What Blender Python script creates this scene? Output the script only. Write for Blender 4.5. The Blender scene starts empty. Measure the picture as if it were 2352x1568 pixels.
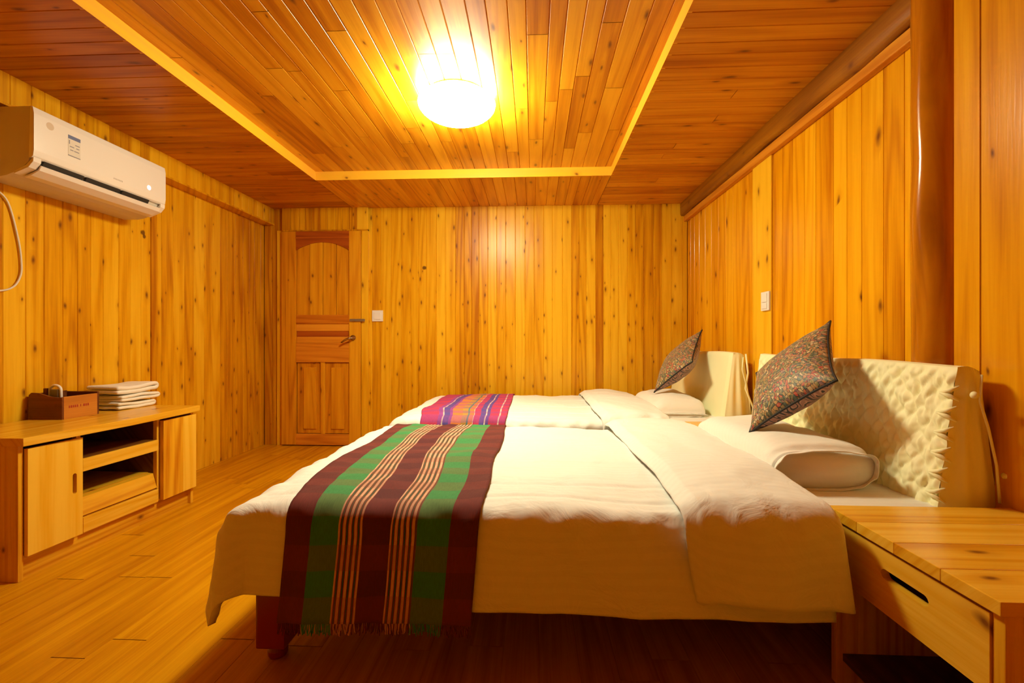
import bpy, bmesh, math, random
from mathutils import Vector, noise
R = random.Random(7)
PI = math.pi

# ------------------------------------------------------------------ camera, world, exposure
sc = bpy.context.scene
col = sc.collection
cam_d = bpy.data.cameras.new('camera'); cam = bpy.data.objects.new('camera', cam_d); col.objects.link(cam)
F_PX = 1050.0
cam_d.sensor_width = 36.0; cam_d.lens = 36.0 * F_PX / 2352.0; cam_d.clip_start = 0.02
cam.location = (0, 0, 1.0)
cam.rotation_euler = (PI/2, 0, math.atan(49/F_PX))
sc.camera = cam
w = bpy.data.worlds.new('world'); sc.world = w; w.use_nodes = True
w.node_tree.nodes['Background'].inputs[0].default_value = (0.0, 0.0, 0.0, 1)
w.node_tree.nodes['Background'].inputs[1].default_value = 0.0
sc.view_settings.view_transform = 'Standard'; sc.view_settings.look = 'None'
sc.view_settings.gamma = 1.0; sc.view_settings.use_curve_mapping = False
sc.view_settings.exposure = 0.0
LAMP_COLOR = (1.0, 0.96, 0.66); LAMP_STRENGTH = 132.0
sc.cycles.max_bounces = 7; sc.cycles.diffuse_bounces = 5; sc.cycles.glossy_bounces = 3; sc.cycles.adaptive_threshold = 0.03
sc.cycles.sample_clamp_indirect = 6.0

XL, XR, YB, YF, ZC, ZT = -2.61, 1.43, 4.32, -1.4, 2.28, 2.35
TX0, TX1, TY0, TY1 = -1.73, 0.60, 0.45, 3.56     # recessed tray in the ceiling

# ------------------------------------------------------------------ materials
def new_mat(name):
    m = bpy.data.materials.new(name); m.use_nodes = True
    nt = m.node_tree; b = nt.nodes['Principled BSDF']
    return m, nt, b
def N(nt, t, **kw):
    n = nt.nodes.new(t)
    for k, v in kw.items():
        if k == 'ins':
            for i, x in v.items(): n.inputs[i].default_value = x
        else: setattr(n, k, v)
    return n
def L(nt, a, b): nt.links.new(a, b)
def M(nt, op, a, b=None, c=None, clamp=False):
    n = nt.nodes.new('ShaderNodeMath'); n.operation = op; n.use_clamp = clamp
    for i, x in enumerate((a, b, c)):
        if x is None: continue
        if isinstance(x, (int, float)): n.inputs[i].default_value = x
        else: nt.links.new(x, n.inputs[i])
    return n.outputs[0]
def MIX(nt, f, a, b, blend='MIX'):
    n = nt.nodes.new('ShaderNodeMix'); n.data_type = 'RGBA'; n.blend_type = blend
    for i, x in ((0, f), (6, a), (7, b)):
        if isinstance(x, (int, float)): n.inputs[i].default_value = x
        elif isinstance(x, tuple): n.inputs[i].default_value = (*x, 1)
        else: nt.links.new(x, n.inputs[i])
    return n.outputs[2]

def wood(name, axis, light, mid, dark, rough=0.34, knots=0.5, knot_scale=(8, 4.5), ring=1.0, tone_amp=0.9, bump=0.15, coat=0.0, spots=(), knot_col=(0.16, 0.045, 0.008), ringf=5.0):
    m, nt, b = new_mat(name)
    tc = N(nt, 'ShaderNodeTexCoord'); sp = N(nt, 'ShaderNodeSeparateXYZ'); L(nt, tc.outputs['Object'], sp.inputs[0])
    o = {'X': 0, 'Y': 1, 'Z': 2}[axis]; rest = [i for i in range(3) if i != o]
    tone = N(nt, 'ShaderNodeAttribute', attribute_name='tone').outputs['Fac']
    seed = N(nt, 'ShaderNodeAttribute', attribute_name='seed').outputs['Fac']
    v = M(nt, 'MULTIPLY_ADD', seed, 17.3, sp.outputs[o])
    u = M(nt, 'MULTIPLY_ADD', seed, 5.7, M(nt, 'MULTIPLY_ADD', sp.outputs[rest[1]], 0.83, sp.outputs[rest[0]]))
    def comb(ku, kv):
        c = N(nt, 'ShaderNodeCombineXYZ'); L(nt, M(nt, 'MULTIPLY', u, ku), c.inputs[0]); L(nt, M(nt, 'MULTIPLY', v, kv), c.inputs[1])
        return c.outputs[0]
    fine = N(nt, 'ShaderNodeTexNoise', ins={'Scale': 1.0, 'Detail': 3.0}); L(nt, comb(150, 4), fine.inputs['Vector'])
    med = N(nt, 'ShaderNodeTexNoise', ins={'Scale': 1.0, 'Detail': 2.0}); L(nt, comb(28, 1.2), med.inputs['Vector'])
    ringn = N(nt, 'ShaderNodeTexNoise', ins={'Scale': 1.0, 'Detail': 1.0}); L(nt, comb(ringf, 0.28), ringn.inputs['Vector'])
    rg = M(nt, 'SINE', M(nt, 'MULTIPLY', ringn.outputs['Fac'], 60.0))
    rg = M(nt, 'MULTIPLY_ADD', rg, 0.5, 0.5)
    rg = M(nt, 'POWER', rg, 2.0)
    f = M(nt, 'MULTIPLY_ADD', M(nt, 'SUBTRACT', tone, 0.5), tone_amp, 0.5)
    f = M(nt, 'MULTIPLY_ADD', M(nt, 'SUBTRACT', med.outputs['Fac'], 0.5), 0.9, f)
    f = M(nt, 'MULTIPLY_ADD', M(nt, 'SUBTRACT', fine.outputs['Fac'], 0.5), 0.55, f)
    f = M(nt, 'MULTIPLY_ADD', rg, -0.28*ring, M(nt, 'ADD', f, 0.1*ring), clamp=True)
    rp = N(nt, 'ShaderNodeValToRGB'); L(nt, f, rp.inputs[0])
    e = rp.color_ramp.elements; e[0].color = (*dark, 1); e[0].position = 0.0; e[1].color = (*light, 1); e[1].position = 1.0
    k = e.new(0.5); k.color = (*mid, 1)
    c = rp.outputs[0]
    if knots > 0:
        wv = N(nt, 'ShaderNodeTexNoise', ins={'Scale': 1.0, 'Detail': 1.0}); L(nt, comb(14, 14), wv.inputs['Vector'])
        add = N(nt, 'ShaderNodeVectorMath', operation='MULTIPLY_ADD'); L(nt, wv.outputs['Color'], add.inputs[0]); add.inputs[1].default_value = (.12, .12, 0); L(nt, comb(*knot_scale), add.inputs[2])
        vo = N(nt, 'ShaderNodeTexVoronoi', voronoi_dimensions='2D', ins={'Scale': 1.0, 'Randomness': 1.0}); L(nt, add.outputs[0], vo.inputs['Vector'])
        sc_ = N(nt, 'ShaderNodeSeparateColor'); L(nt, vo.outputs['Color'], sc_.inputs[0])
        on = M(nt, 'LESS_THAN', sc_.outputs[0], knots)
        size = M(nt, 'MULTIPLY_ADD', sc_.outputs[1], 0.085, 0.035)
        r = M(nt, 'DIVIDE', vo.outputs['Distance'], size)
        core = M(nt, 'MULTIPLY', on, M(nt, 'SUBTRACT', 1.25, r, clamp=True))
        halo = M(nt, 'MULTIPLY', on, M(nt, 'MULTIPLY', M(nt, 'SUBTRACT', 1.0, M(nt, 'DIVIDE', r, 3.2), clamp=True), 0.45))
        c = MIX(nt, halo, c, dark)
        c = MIX(nt, M(nt, 'MULTIPLY', core, 0.9), c, knot_col)
    for (su, sv, sr) in spots:      # single large knots
        du = M(nt, 'SUBTRACT', sp.outputs[rest[0]] if rest[0] == 0 and su < -0.5 and su > -2 else sp.outputs[rest[1]], su)
        dv = M(nt, 'SUBTRACT', sp.outputs[o], sv)
        dd = M(nt, 'SQRT', M(nt, 'ADD', M(nt, 'MULTIPLY', du, du), M(nt, 'MULTIPLY', dv, dv)))
        dd = M(nt, 'MULTIPLY_ADD', M(nt, 'SUBTRACT', med.outputs['Fac'], 0.5), 0.02, dd)
        c = MIX(nt, M(nt, 'MULTIPLY', M(nt, 'SUBTRACT', 1.0, M(nt, 'DIVIDE', M(nt, 'SUBTRACT', dd, sr*.6), sr*.4), clamp=True), 0.9), c, (0.13, 0.045, 0.006))
    L(nt, c, b.inputs['Base Color'])
    b.inputs['Roughness'].default_value = rough; b.inputs['Specular IOR Level'].default_value = 0.28
    b.inputs['Coat Weight'].default_value = coat; b.inputs['Coat Roughness'].default_value = 0.12 if coat < 0.5 else 0.32
    if bump:
        bp = N(nt, 'ShaderNodeBump', ins={'Strength': bump, 'Distance': 0.002}); L(nt, fine.outputs['Fac'], bp.inputs['Height']); L(nt, bp.outputs[0], b.inputs['Normal'])
    return m

def plain(name, c, rough=0.5, metal=0.0, spec=0.5, noise_amt=0.0, nscale=40, bump=0.0, coat=0.0):
    m, nt, b = new_mat(name)
    b.inputs['Base Color'].default_value = (*c, 1); b.inputs['Roughness'].default_value = rough
    b.inputs['Metallic'].default_value = metal; b.inputs['Specular IOR Level'].default_value = spec
    b.inputs['Coat Weight'].default_value = coat
    if noise_amt or bump:
        tc = N(nt, 'ShaderNodeTexCoord'); nz = N(nt, 'ShaderNodeTexNoise', ins={'Scale': nscale, 'Detail': 3.0}); L(nt, tc.outputs['Object'], nz.inputs['Vector'])
        if noise_amt:
            L(nt, MIX(nt, M(nt, 'MULTIPLY', nz.outputs['Fac'], noise_amt), c, tuple(x*0.55 for x in c)), b.inputs['Base Color'])
        if bump:
            bp = N(nt, 'ShaderNodeBump', ins={'Strength': bump, 'Distance': 0.003}); L(nt, nz.outputs['Fac'], bp.inputs['Height']); L(nt, bp.outputs[0], b.inputs['Normal'])
    return m

PL, PM, PD = (0.86, 0.49, 0.018), (0.73, 0.345, 0.004), (0.46, 0.15, 0.002)
W_wall = wood('pine_wall', 'Z', PL, PM, PD, rough=0.30, knots=0.42, knot_scale=(11, 4.2))
W_wallB = wood('pine_wall_far', 'Z', PL, PM, PD, rough=0.30, knots=0.50, knot_scale=(12, 4.6), spots=[(-1.038, 1.703, .022)])
W_wallL = wood('pine_wall_side', 'Z', PL, PM, PD, rough=0.30, knots=0.50, knot_scale=(12, 4.6), spots=[(2.94, 1.728, .022), (2.952, 1.705, .018)])
W_wallR = wood('pine_wall_wide', 'Z', (0.86, 0.43, 0.008), (0.74, 0.315, 0.003), (0.48, 0.14, 0.002), rough=0.24, knots=0.28, knot_scale=(9, 3.2), coat=0.15)
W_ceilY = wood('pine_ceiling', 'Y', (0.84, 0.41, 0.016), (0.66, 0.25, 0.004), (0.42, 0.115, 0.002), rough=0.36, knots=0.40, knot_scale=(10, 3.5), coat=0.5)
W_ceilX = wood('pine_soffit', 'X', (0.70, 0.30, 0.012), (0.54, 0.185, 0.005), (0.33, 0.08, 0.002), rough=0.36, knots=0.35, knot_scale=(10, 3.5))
W_edgeX = wood('pine_tray_edge_x', 'X', PL, (0.85, 0.42, 0.04), (0.6, 0.2, 0.015), knots=0.1, ring=0.4)
W_edgeY = wood('pine_tray_edge_y', 'Y', PL, (0.85, 0.42, 0.04), (0.6, 0.2, 0.015), knots=0.1, ring=0.4)
W_floor = wood('laminate_floor', 'Y', (0.74, 0.36, 0.006), (0.57, 0.235, 0.003), (0.38, 0.12, 0.002), rough=0.27, knots=0.0, ring=0.9, tone_amp=0.35, bump=0.05, ringf=4)
W_beam = wood('dark_beam', 'Y', (0.42, 0.17, 0.006), (0.30, 0.10, 0.003), (0.16, 0.045, 0.002), rough=0.4, knots=0.5)
W_band = wood('band_wood', 'Y', (0.78, 0.34, 0.025), (0.62, 0.22, 0.012), (0.4, 0.1, 0.005), rough=0.35)
W_log = wood('log_wood', 'Z', (0.66, 0.27, 0.007), (0.50, 0.165, 0.004), (0.19, 0.04, 0.002), rough=0.16, knots=0.6, knot_scale=(7, 3.6), coat=0.48, knot_col=(0.03, 0.01, 0.003))
W_door = wood('door_wood', 'Z', (0.80, 0.39, 0.012), (0.66, 0.265, 0.006), (0.42, 0.12, 0.003), rough=0.3, knots=0.2)
W_doorH = wood('door_wood_rail', 'X', (0.78, 0.33, 0.022), (0.64, 0.22, 0.012), (0.42, 0.1, 0.005), rough=0.3, knots=0.12)
W_doorR = wood('door_wood_red', 'X', (0.50, 0.13, 0.012), (0.40, 0.085, 0.008), (0.25, 0.04, 0.004), rough=0.3, knots=0.1)
W_furn = {a: wood('furniture_pine_' + a.lower(), a, (0.88, 0.53, 0.05), (0.78, 0.40, 0.016), (0.52, 0.17, 0.004), rough=0.26, knots=0.34, knot_scale=(8, 4.0), coat=0.2, ring=1.0, ringf=7) for a in 'XYZ'}
W_cabdoor = wood('cabinet_door_pine', 'Z', (0.90, 0.55, 0.05), (0.82, 0.43, 0.016), (0.56, 0.19, 0.004), rough=0.26, knots=0.0, coat=0.2, ring=1.2, ringf=5)
W_furnShade = wood('furniture_inside_shade', 'Y', (0.20, 0.07, 0.008), (0.14, 0.045, 0.005), (0.08, 0.02, 0.003), rough=0.5, knots=0.1)  # pine with shade painted into its colour, for insides and slats
W_box = wood('tissue_box_wood', 'X', (0.24, 0.075, 0.018), (0.17, 0.048, 0.012), (0.09, 0.022, 0.007), rough=0.4, knots=0.7, knot_scale=(22, 22))
W_boxo = wood('tissue_box_front', 'Y', (0.62, 0.25, 0.03), (0.48, 0.17, 0.02), (0.3, 0.09, 0.012), rough=0.4, knots=0.1)
M_maroon = plain('maroon_lacquer', (0.26, 0.010, 0.018), 0.28, coat=0.3)
M_white = plain('white_plastic', (0.82, 0.80, 0.76), 0.35)
M_ac = plain('ac_plastic', (0.86, 0.82, 0.76), 0.3)
M_acside = plain('ac_side_plastic', (0.70, 0.64, 0.56), 0.45)
M_dark = plain('dark_slot', (0.02, 0.018, 0.016), 0.6)
M_metal = plain('brass_metal', (0.42, 0.33, 0.2), 0.28, metal=1.0)
M_steel = plain('grey_metal', (0.35, 0.32, 0.28), 0.35, metal=0.8)
M_black = plain('black_piping', (0.012, 0.01, 0.01), 0.7)
M_cable = plain('cable_white', (0.75, 0.7, 0.6), 0.5)
M_grey = plain('grey_print', (0.22, 0.22, 0.27), 0.6)
M_red = plain('red_print', (0.35, 0.03, 0.01), 0.6)
M_label = plain('label_paper', (0.74, 0.70, 0.62), 0.5)
M_blue = plain('label_blue', (0.14, 0.18, 0.34), 0.5)
M_packet = plain('grey_packet', (0.3, 0.29, 0.26), 0.6)

def linen(name, c, stripes=0.0, bump=0.25):
    m, nt, b = new_mat(name)
    tc = N(nt, 'ShaderNodeTexCoord'); sp = N(nt, 'ShaderNodeSeparateXYZ'); L(nt, tc.outputs['Object'], sp.inputs[0])
    s = M(nt, 'GREATER_THAN', M(nt, 'SINE', M(nt, 'MULTIPLY', M(nt, 'SUBTRACT', sp.outputs[1], sp.outputs[2]), 210.0)), 0.0)
    L(nt, MIX(nt, M(nt, 'MULTIPLY', s, stripes), c, tuple(x*0.88 for x in c)), b.inputs['Base Color'])
    b.inputs['Roughness'].default_value = 0.75; b.inputs['Sheen Weight'].default_value = 0.1
    nz = N(nt, 'ShaderNodeTexNoise', ins={'Scale': 7.0, 'Detail': 4.0, 'Distortion': 1.2}); L(nt, tc.outputs['Object'], nz.inputs['Vector'])
    bp = N(nt, 'ShaderNodeBump', ins={'Strength': bump, 'Distance': 0.02}); L(nt, nz.outputs['Fac'], bp.inputs['Height']); L(nt, bp.outputs[0], b.inputs['Normal'])
    return m
M_duvet = linen('duvet_cotton', (0.83, 0.85, 0.80), 0.22, 0.45)
M_sheet = linen('sheet_cotton', (0.82, 0.81, 0.74), 0.2, 0.2)
M_pillow = linen('pillow_cotton', (0.82, 0.80, 0.73), 0.12, 0.3)
M_towel = plain('towel_terry', (0.86, 0.82, 0.72), 0.95, bump=0.6, nscale=300)
M_cover = plain('headboard_cover', (0.94, 0.91, 0.55), 0.6, noise_amt=0.10, nscale=14)

def runner_mat(name, bands, cross, crossc, camt, lines=None):
    m, nt, b = new_mat(name)
    uv = N(nt, 'ShaderNodeUVMap', uv_map='UVMap'); sp = N(nt, 'ShaderNodeSeparateXYZ'); L(nt, uv.outputs[0], sp.inputs[0])
    rp = N(nt, 'ShaderNodeValToRGB'); rp.color_ramp.interpolation = 'CONSTANT'
    L(nt, sp.outputs[0], rp.inputs[0])
    e = rp.color_ramp.elements
    e[0].position = 0; e[0].color = (*bands[0][1], 1)
    e[1].position = bands[1][0]; e[1].color = (*bands[1][1], 1)
    for p, c in bands[2:]:
        k = e.new(p); k.color = (*c, 1)
    c = rp.outputs[0]
    if lines:     # bundles of thin pale and red threads
        f = M(nt, 'SINE', M(nt, 'MULTIPLY', sp.outputs[0], lines[1]))
        thin = M(nt, 'GREATER_THAN', f, 0.1)
        thin2 = M(nt, 'LESS_THAN', f, -0.75)
        ins_ = None
        for a0, a1 in lines[0]:
            k = M(nt, 'MULTIPLY', M(nt, 'GREATER_THAN', sp.outputs[0], a0), M(nt, 'LESS_THAN', sp.outputs[0], a1))
            ins_ = k if ins_ is None else M(nt, 'ADD', ins_, k)
        c = MIX(nt, M(nt, 'MULTIPLY', ins_, thin), c, lines[2])
        c = MIX(nt, M(nt, 'MULTIPLY', ins_, thin2), c, lines[3])
    cr = M(nt, 'MULTIPLY_ADD', M(nt, 'SINE', M(nt, 'MULTIPLY', sp.outputs[1], cross)), 0.5, 0.5)
    cr = M(nt, 'MULTIPLY', M(nt, 'GREATER_THAN', cr, 0.5), camt)
    c = MIX(nt, cr, c, crossc)
    wv = N(nt, 'ShaderNodeTexNoise', ins={'Scale': 1.0, 'Detail': 2.0})
    mp = N(nt, 'ShaderNodeMapping', ins={'Scale': (160, 90, 1)}); L(nt, uv.outputs[0], mp.inputs[0]); L(nt, mp.outputs[0], wv.inputs['Vector'])
    c = MIX(nt, M(nt, 'MULTIPLY', wv.outputs['Fac'], 0.45), c, (0.01, 0.008, 0.008))
    L(nt, c, b.inputs['Base Color']); b.inputs['Roughness'].default_value = 0.9
    bp = N(nt, 'ShaderNodeBump', ins={'Strength': 0.4, 'Distance': 0.002}); L(nt, wv.outputs['Fac'], bp.inputs['Height']); L(nt, bp.outputs[0], b.inputs['Normal'])
    return m
MAR, GRN, DRK = (0.13, 0.016, 0.014), (0.045, 0.30, 0.085), (0.11, 0.012, 0.016)
M_run1 = runner_mat('striped_weave', [(0, MAR), (0.13, GRN), (0.275, (0.25, 0.03, 0.02)), (0.40, DRK), (0.545, (0.25, 0.03, 0.02)), (0.68, GRN), (0.85, MAR)],
                    80.0, (0.30, 0.035, 0.02), 0.26, (((0.275, 0.40), (0.545, 0.68)), 210.0, (0.78, 0.48, 0.30), (0.03, 0.12, 0.05)))
MAG, BLU, ORA, PUR, TEA, WHT = (0.62, 0.04, 0.12), (0.10, 0.07, 0.36), (0.80, 0.24, 0.05), (0.36, 0.06, 0.35), (0.10, 0.25, 0.22), (0.8, 0.6, 0.55)
M_run2 = runner_mat('plaid_weave', [(0, MAG), (0.10, MAG), (0.20, PUR), (0.25, WHT), (0.265, BLU), (0.33, PUR), (0.36, ORA), (0.48, (0.55, 0.3, 0.05)), (0.54, TEA), (0.56, ORA), (0.61, WHT), (0.62, MAG), (0.69, BLU), (0.75, WHT), (0.765, BLU), (0.80, MAG), (0.91, WHT), (0.925, MAG)],
                    70.0, (0.22, 0.05, 0.28), 0.45)

def cushion_mat(name, back=False):
    m, nt, b = new_mat(name)
    uv = N(nt, 'ShaderNodeUVMap', uv_map='UVMap')
    if not back:
        wp = N(nt, 'ShaderNodeTexNoise', ins={'Scale': 5.0, 'Detail': 2.0}); L(nt, uv.outputs[0], wp.inputs['Vector'])
        ad = N(nt, 'ShaderNodeVectorMath', operation='MULTIPLY_ADD'); L(nt, wp.outputs['Color'], ad.inputs[0]); ad.inputs[1].default_value = (.12, .12, 0); L(nt, uv.outputs[0], ad.inputs[2])
        vo = N(nt, 'ShaderNodeTexVoronoi', voronoi_dimensions='2D', ins={'Scale': 34.0}); L(nt, ad.outputs[0], vo.inputs['Vector'])
        sp = N(nt, 'ShaderNodeSeparateColor'); L(nt, vo.outputs['Color'], sp.inputs[0])
        rp = N(nt, 'ShaderNodeValToRGB'); rp.color_ramp.interpolation = 'CONSTANT'; L(nt, sp.outputs[0], rp.inputs[0])
        cs = [(0, (0.11, 0.13, 0.06)), (.16, (0.42, 0.15, 0.04)), (.3, (0.26, 0.23, 0.08)), (.46, (0.24, 0.12, 0.12)), (.56, (0.45, 0.27, 0.09)), (.68, (0.09, 0.15, 0.12)), (.8, (0.58, 0.46, 0.26)), (.93, (0.48, 0.07, 0.04))]
        e = rp.color_ramp.elements; e[0].position = 0; e[0].color = (*cs[0][1], 1); e[1].position = cs[1][0]; e[1].color = (*cs[1][1], 1)
        for p, c in cs[2:]:
            k = e.new(p); k.color = (*c, 1)
        ve = N(nt, 'ShaderNodeTexVoronoi', voronoi_dimensions='2D', feature='DISTANCE_TO_EDGE', ins={'Scale': 34.0}); L(nt, ad.outputs[0], ve.inputs['Vector'])
        c = MIX(nt, M(nt, 'LESS_THAN', ve.outputs['Distance'], 0.09), rp.outputs[0], (0.03, 0.03, 0.025))
        # large scrolls over the small figures
        v2 = N(nt, 'ShaderNodeTexVoronoi', voronoi_dimensions='2D', ins={'Scale': 7.0}); L(nt, ad.outputs[0], v2.inputs['Vector'])
        rg = M(nt, 'SINE', M(nt, 'MULTIPLY', v2.outputs['Distance'], 26.0))
        c = MIX(nt, M(nt, 'MULTIPLY', M(nt, 'GREATER_THAN', rg, 0.7), 0.4), c, (0.50, 0.34, 0.17))
        c = MIX(nt, M(nt, 'MULTIPLY', M(nt, 'LESS_THAN', rg, -0.85), 0.4), c, (0.03, 0.04, 0.03))
    else:
        nz = N(nt, 'ShaderNodeTexNoise', ins={'Scale': 4.0, 'Detail': 0.0, 'Distortion': 2.2}); L(nt, uv.outputs[0], nz.inputs['Vector'])
        s = M(nt, 'SINE', M(nt, 'MULTIPLY', nz.outputs['Fac'], 42.0))
        rp = N(nt, 'ShaderNodeValToRGB'); L(nt, M(nt, 'MULTIPLY_ADD', s, 0.5, 0.5), rp.inputs[0]); rp.color_ramp.interpolation = 'CONSTANT'
        e = rp.color_ramp.elements; e[0].position = 0; e[0].color = (0.03, 0.025, 0.03, 1); e[1].position = .3; e[1].color = (0.48, 0.27, 0.20, 1)
        k = e.new(.7); k.color = (0.30, 0.15, 0.12, 1)
        c = rp.outputs[0]
    L(nt, c, b.inputs['Base Color']); b.inputs['Roughness'].default_value = 0.55; b.inputs['Sheen Weight'].default_value = 0.2
    return m
M_cushF = cushion_mat('brocade_front'); M_cushB = cushion_mat('paisley_back', True)
M_glow, _nt, _b = new_mat('lamp_glass')
_b.inputs['Base Color'].default_value = (0.9, 0.85, 0.75, 1); _b.inputs['Emission Color'].default_value = (*LAMP_COLOR, 1); _b.inputs['Emission Strength'].default_value = LAMP_STRENGTH
M_led, _nt, _b = new_mat('display_light')
_b.inputs['Emission Color'].default_value = (0.9, 0.85, 1.0, 1); _b.inputs['Emission Strength'].default_value = 1.4

# ------------------------------------------------------------------ mesh helpers
class MB:
    def __init__(s):
        s.bm = bmesh.new(); s.t = s.bm.faces.layers.float.new('tone'); s.s = s.bm.faces.layers.float.new('seed'); s.uv = s.bm.loops.layers.uv.new('UVMap')
    def face(s, pts, tone=0.5, seed=0.0, mat=0):
        f = s.bm.faces.new([s.bm.verts.new(p) for p in pts]); f[s.t] = tone; f[s.s] = seed; f.material_index = mat; return f
    def mark(s, faces, tone=None, seed=None, mat=0):
        tone = R.uniform(.25, .75) if tone is None else tone; seed = R.random() if seed is None else seed
        for f in faces: f[s.t] = tone; f[s.s] = seed; f.material_index = mat
    def box(s, a, b, tone=None, bev=0.0, seed=None, mat=0):
        x0, y0, z0 = [min(a[i], b[i]) for i in range(3)]; x1, y1, z1 = [max(a[i], b[i]) for i in range(3)]
        vs = [s.bm.verts.new(p) for p in ((x0,y0,z0),(x1,y0,z0),(x1,y1,z0),(x0,y1,z0),(x0,y0,z1),(x1,y0,z1),(x1,y1,z1),(x0,y1,z1))]
        fs = [s.bm.faces.new([vs[i] for i in q]) for q in ((3,2,1,0),(4,5,6,7),(0,1,5,4),(1,2,6,5),(2,3,7,6),(3,0,4,7))]
        if bev > 0:
            es = list({e for f in fs for e in f.edges})
            r = bmesh.ops.bevel(s.bm, geom=es, offset=bev, segments=2, affect='EDGES', profile=0.6)
            fs = [f for f in set(r['faces']) | {f for v in r['verts'] for f in v.link_faces} if f.is_valid]
        s.mark(fs, tone, seed, mat); return fs
    def prism(s, pts, vec, tone=None, bev=0.0, mat=0):       # closed outline extruded by vec
        vec = Vector(vec); vs = [s.bm.verts.new(p) for p in pts]
        f0 = s.bm.faces.new(vs); r = bmesh.ops.extrude_face_region(s.bm, geom=[f0])
        nv = [g for g in r['geom'] if isinstance(g, bmesh.types.BMVert)]
        for v in nv: v.co += vec
        fs = {f for v in vs + nv for f in v.link_faces}
        if bev > 0:
            es = list({e for f in fs for e in f.edges})
            r = bmesh.ops.bevel(s.bm, geom=es, offset=bev, segments=2, affect='EDGES', profile=0.6)
            fs = [f for f in set(r['faces']) | {f for v in r['verts'] for f in v.link_faces} if f.is_valid]
        s.mark(fs, tone, None, mat)
        bmesh.ops.recalc_face_normals(s.bm, faces=s.bm.faces)
    def holed(s, outer, inner, vec, tone=None, mat=0):       # slab with a hole through it
        vec = Vector(vec); es = []
        for loop in (outer, inner):
            vs = [s.bm.verts.new(p) for p in loop]
            es += [s.bm.edges.new((vs[i], vs[(i+1) % len(vs)])) for i in range(len(vs))]
        r = bmesh.ops.triangle_fill(s.bm, edges=es, use_beauty=True)
        fs = [g for g in r['geom'] if isinstance(g, bmesh.types.BMFace)]
        r2 = bmesh.ops.extrude_face_region(s.bm, geom=fs)
        nv = [g for g in r2['geom'] if isinstance(g, bmesh.types.BMVert)]
        for v in nv: v.co += vec
        allf = {f for v in nv for f in v.link_faces} | set(f for f in fs if f.is_valid)
        s.mark(allf, tone, None, mat)
        bmesh.ops.recalc_face_normals(s.bm, faces=s.bm.faces)
    def lathe(s, prof, c, axis='Z', seg=32, tone=None, mat=0):
        rings = []
        for r, h in prof:
            ring = []
            for k in range(seg):
                a = 2*PI*k/seg; p = (r*math.cos(a), r*math.sin(a))
                q = {'Z': (p[0], p[1], h), 'X': (h, p[0], p[1]), 'Y': (p[0], h, p[1])}[axis]
                ring.append(s.bm.verts.new((c[0]+q[0], c[1]+q[1], c[2]+q[2])))
            rings.append(ring)
        fs = []
        for i in range(len(rings)-1):
            for k in range(seg):
                fs.append(s.bm.faces.new((rings[i][k], rings[i][(k+1)%seg], rings[i+1][(k+1)%seg], rings[i+1][k])))
        fs.append(s.bm.faces.new(rings[0][::-1])); fs.append(s.bm.faces.new(rings[-1]))
        s.mark(fs, tone, None, mat); bmesh.ops.recalc_face_normals(s.bm, faces=fs)
    def tube(s, pts, r, seg=8, mat=0):
        pts = [Vector(p) for p in pts]; rings = []
        for i, p in enumerate(pts):
            d = (pts[min(i+1, len(pts)-1)] - pts[max(i-1, 0)]).normalized()
            a = d.orthogonal().normalized() if i == 0 else (pa - d*pa.dot(d)).normalized()
            pa = a; b = d.cross(a)
            rr = r[i] if isinstance(r, (list, tuple)) else r
            rings.append([s.bm.verts.new(p + a*rr*math.cos(2*PI*k/seg) + b*rr*math.sin(2*PI*k/seg)) for k in range(seg)])
        fs = []
        for i in range(len(rings)-1):
            for k in range(seg): fs.append(s.bm.faces.new((rings[i][k], rings[i][(k+1)%seg], rings[i+1][(k+1)%seg], rings[i+1][k])))
        fs.append(s.bm.faces.new(rings[0][::-1])); fs.append(s.bm.faces.new(rings[-1]))
        s.mark(fs, .5, 0, mat); bmesh.ops.recalc_face_normals(s.bm, faces=fs)
    def grid(s, fn, nu, nv, uvfn=None, closed_u=False, mat=0):
        V = [[s.bm.verts.new(fn(i/nu, j/nv)) for j in range(nv+1)] for i in range(nu + (0 if closed_u else 1))]
        n = len(V)
        for i in range(nu):
            for j in range(nv):
                a, b_ = V[i], V[(i+1) % n]
                f = s.bm.faces.new((a[j], b_[j], b_[j+1], a[j+1])); f[s.t] = .5; f.material_index = mat
                for l, (p, q) in zip(f.loops, ((i,j),(i+1,j),(i+1,j+1),(i,j+1))): l[s.uv].uv = (p/nu, q/nv)
        return V
    def build(s, name, mats, parent=None, smooth=False, kind=None, weld=False, **props):
        if weld: bmesh.ops.remove_doubles(s.bm, verts=s.bm.verts, dist=1e-5)
        me = bpy.data.meshes.new(name)
        if parent is not None:
            o_ = world_loc(parent)
            for v in s.bm.verts: v.co -= o_
        s.bm.to_mesh(me); s.bm.free()
        for m in (mats if isinstance(mats, (list, tuple)) else [mats]): me.materials.append(m)
        if smooth:
            for p in me.polygons: p.use_smooth = True
        o = bpy.data.objects.new(name, me); col.objects.link(o)
        if parent is not None: o.parent = parent
        if kind: o['kind'] = kind
        for k, v in props.items(): o[k] = v
        return o
def world_loc(o):
    v = Vector((0, 0, 0))
    while o is not None: v += o.location; o = o.parent
    return v
def thing(name, loc, label, category, group=None):
    o = bpy.data.objects.new(name, None); col.objects.link(o); o.location = loc; o.empty_display_size = 0.1
    o['label'] = label; o['category'] = category
    if group: o['group'] = group
    return o
def origin_to(o, loc):           # origin of a single-mesh thing at its own place
    loc = Vector(loc)
    for v in o.data.vertices: v.co -= loc
    o.location = loc
def tag(o, label, category, group=None):
    o['label'] = label; o['category'] = category
    if group: o['group'] = group
    return o
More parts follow.
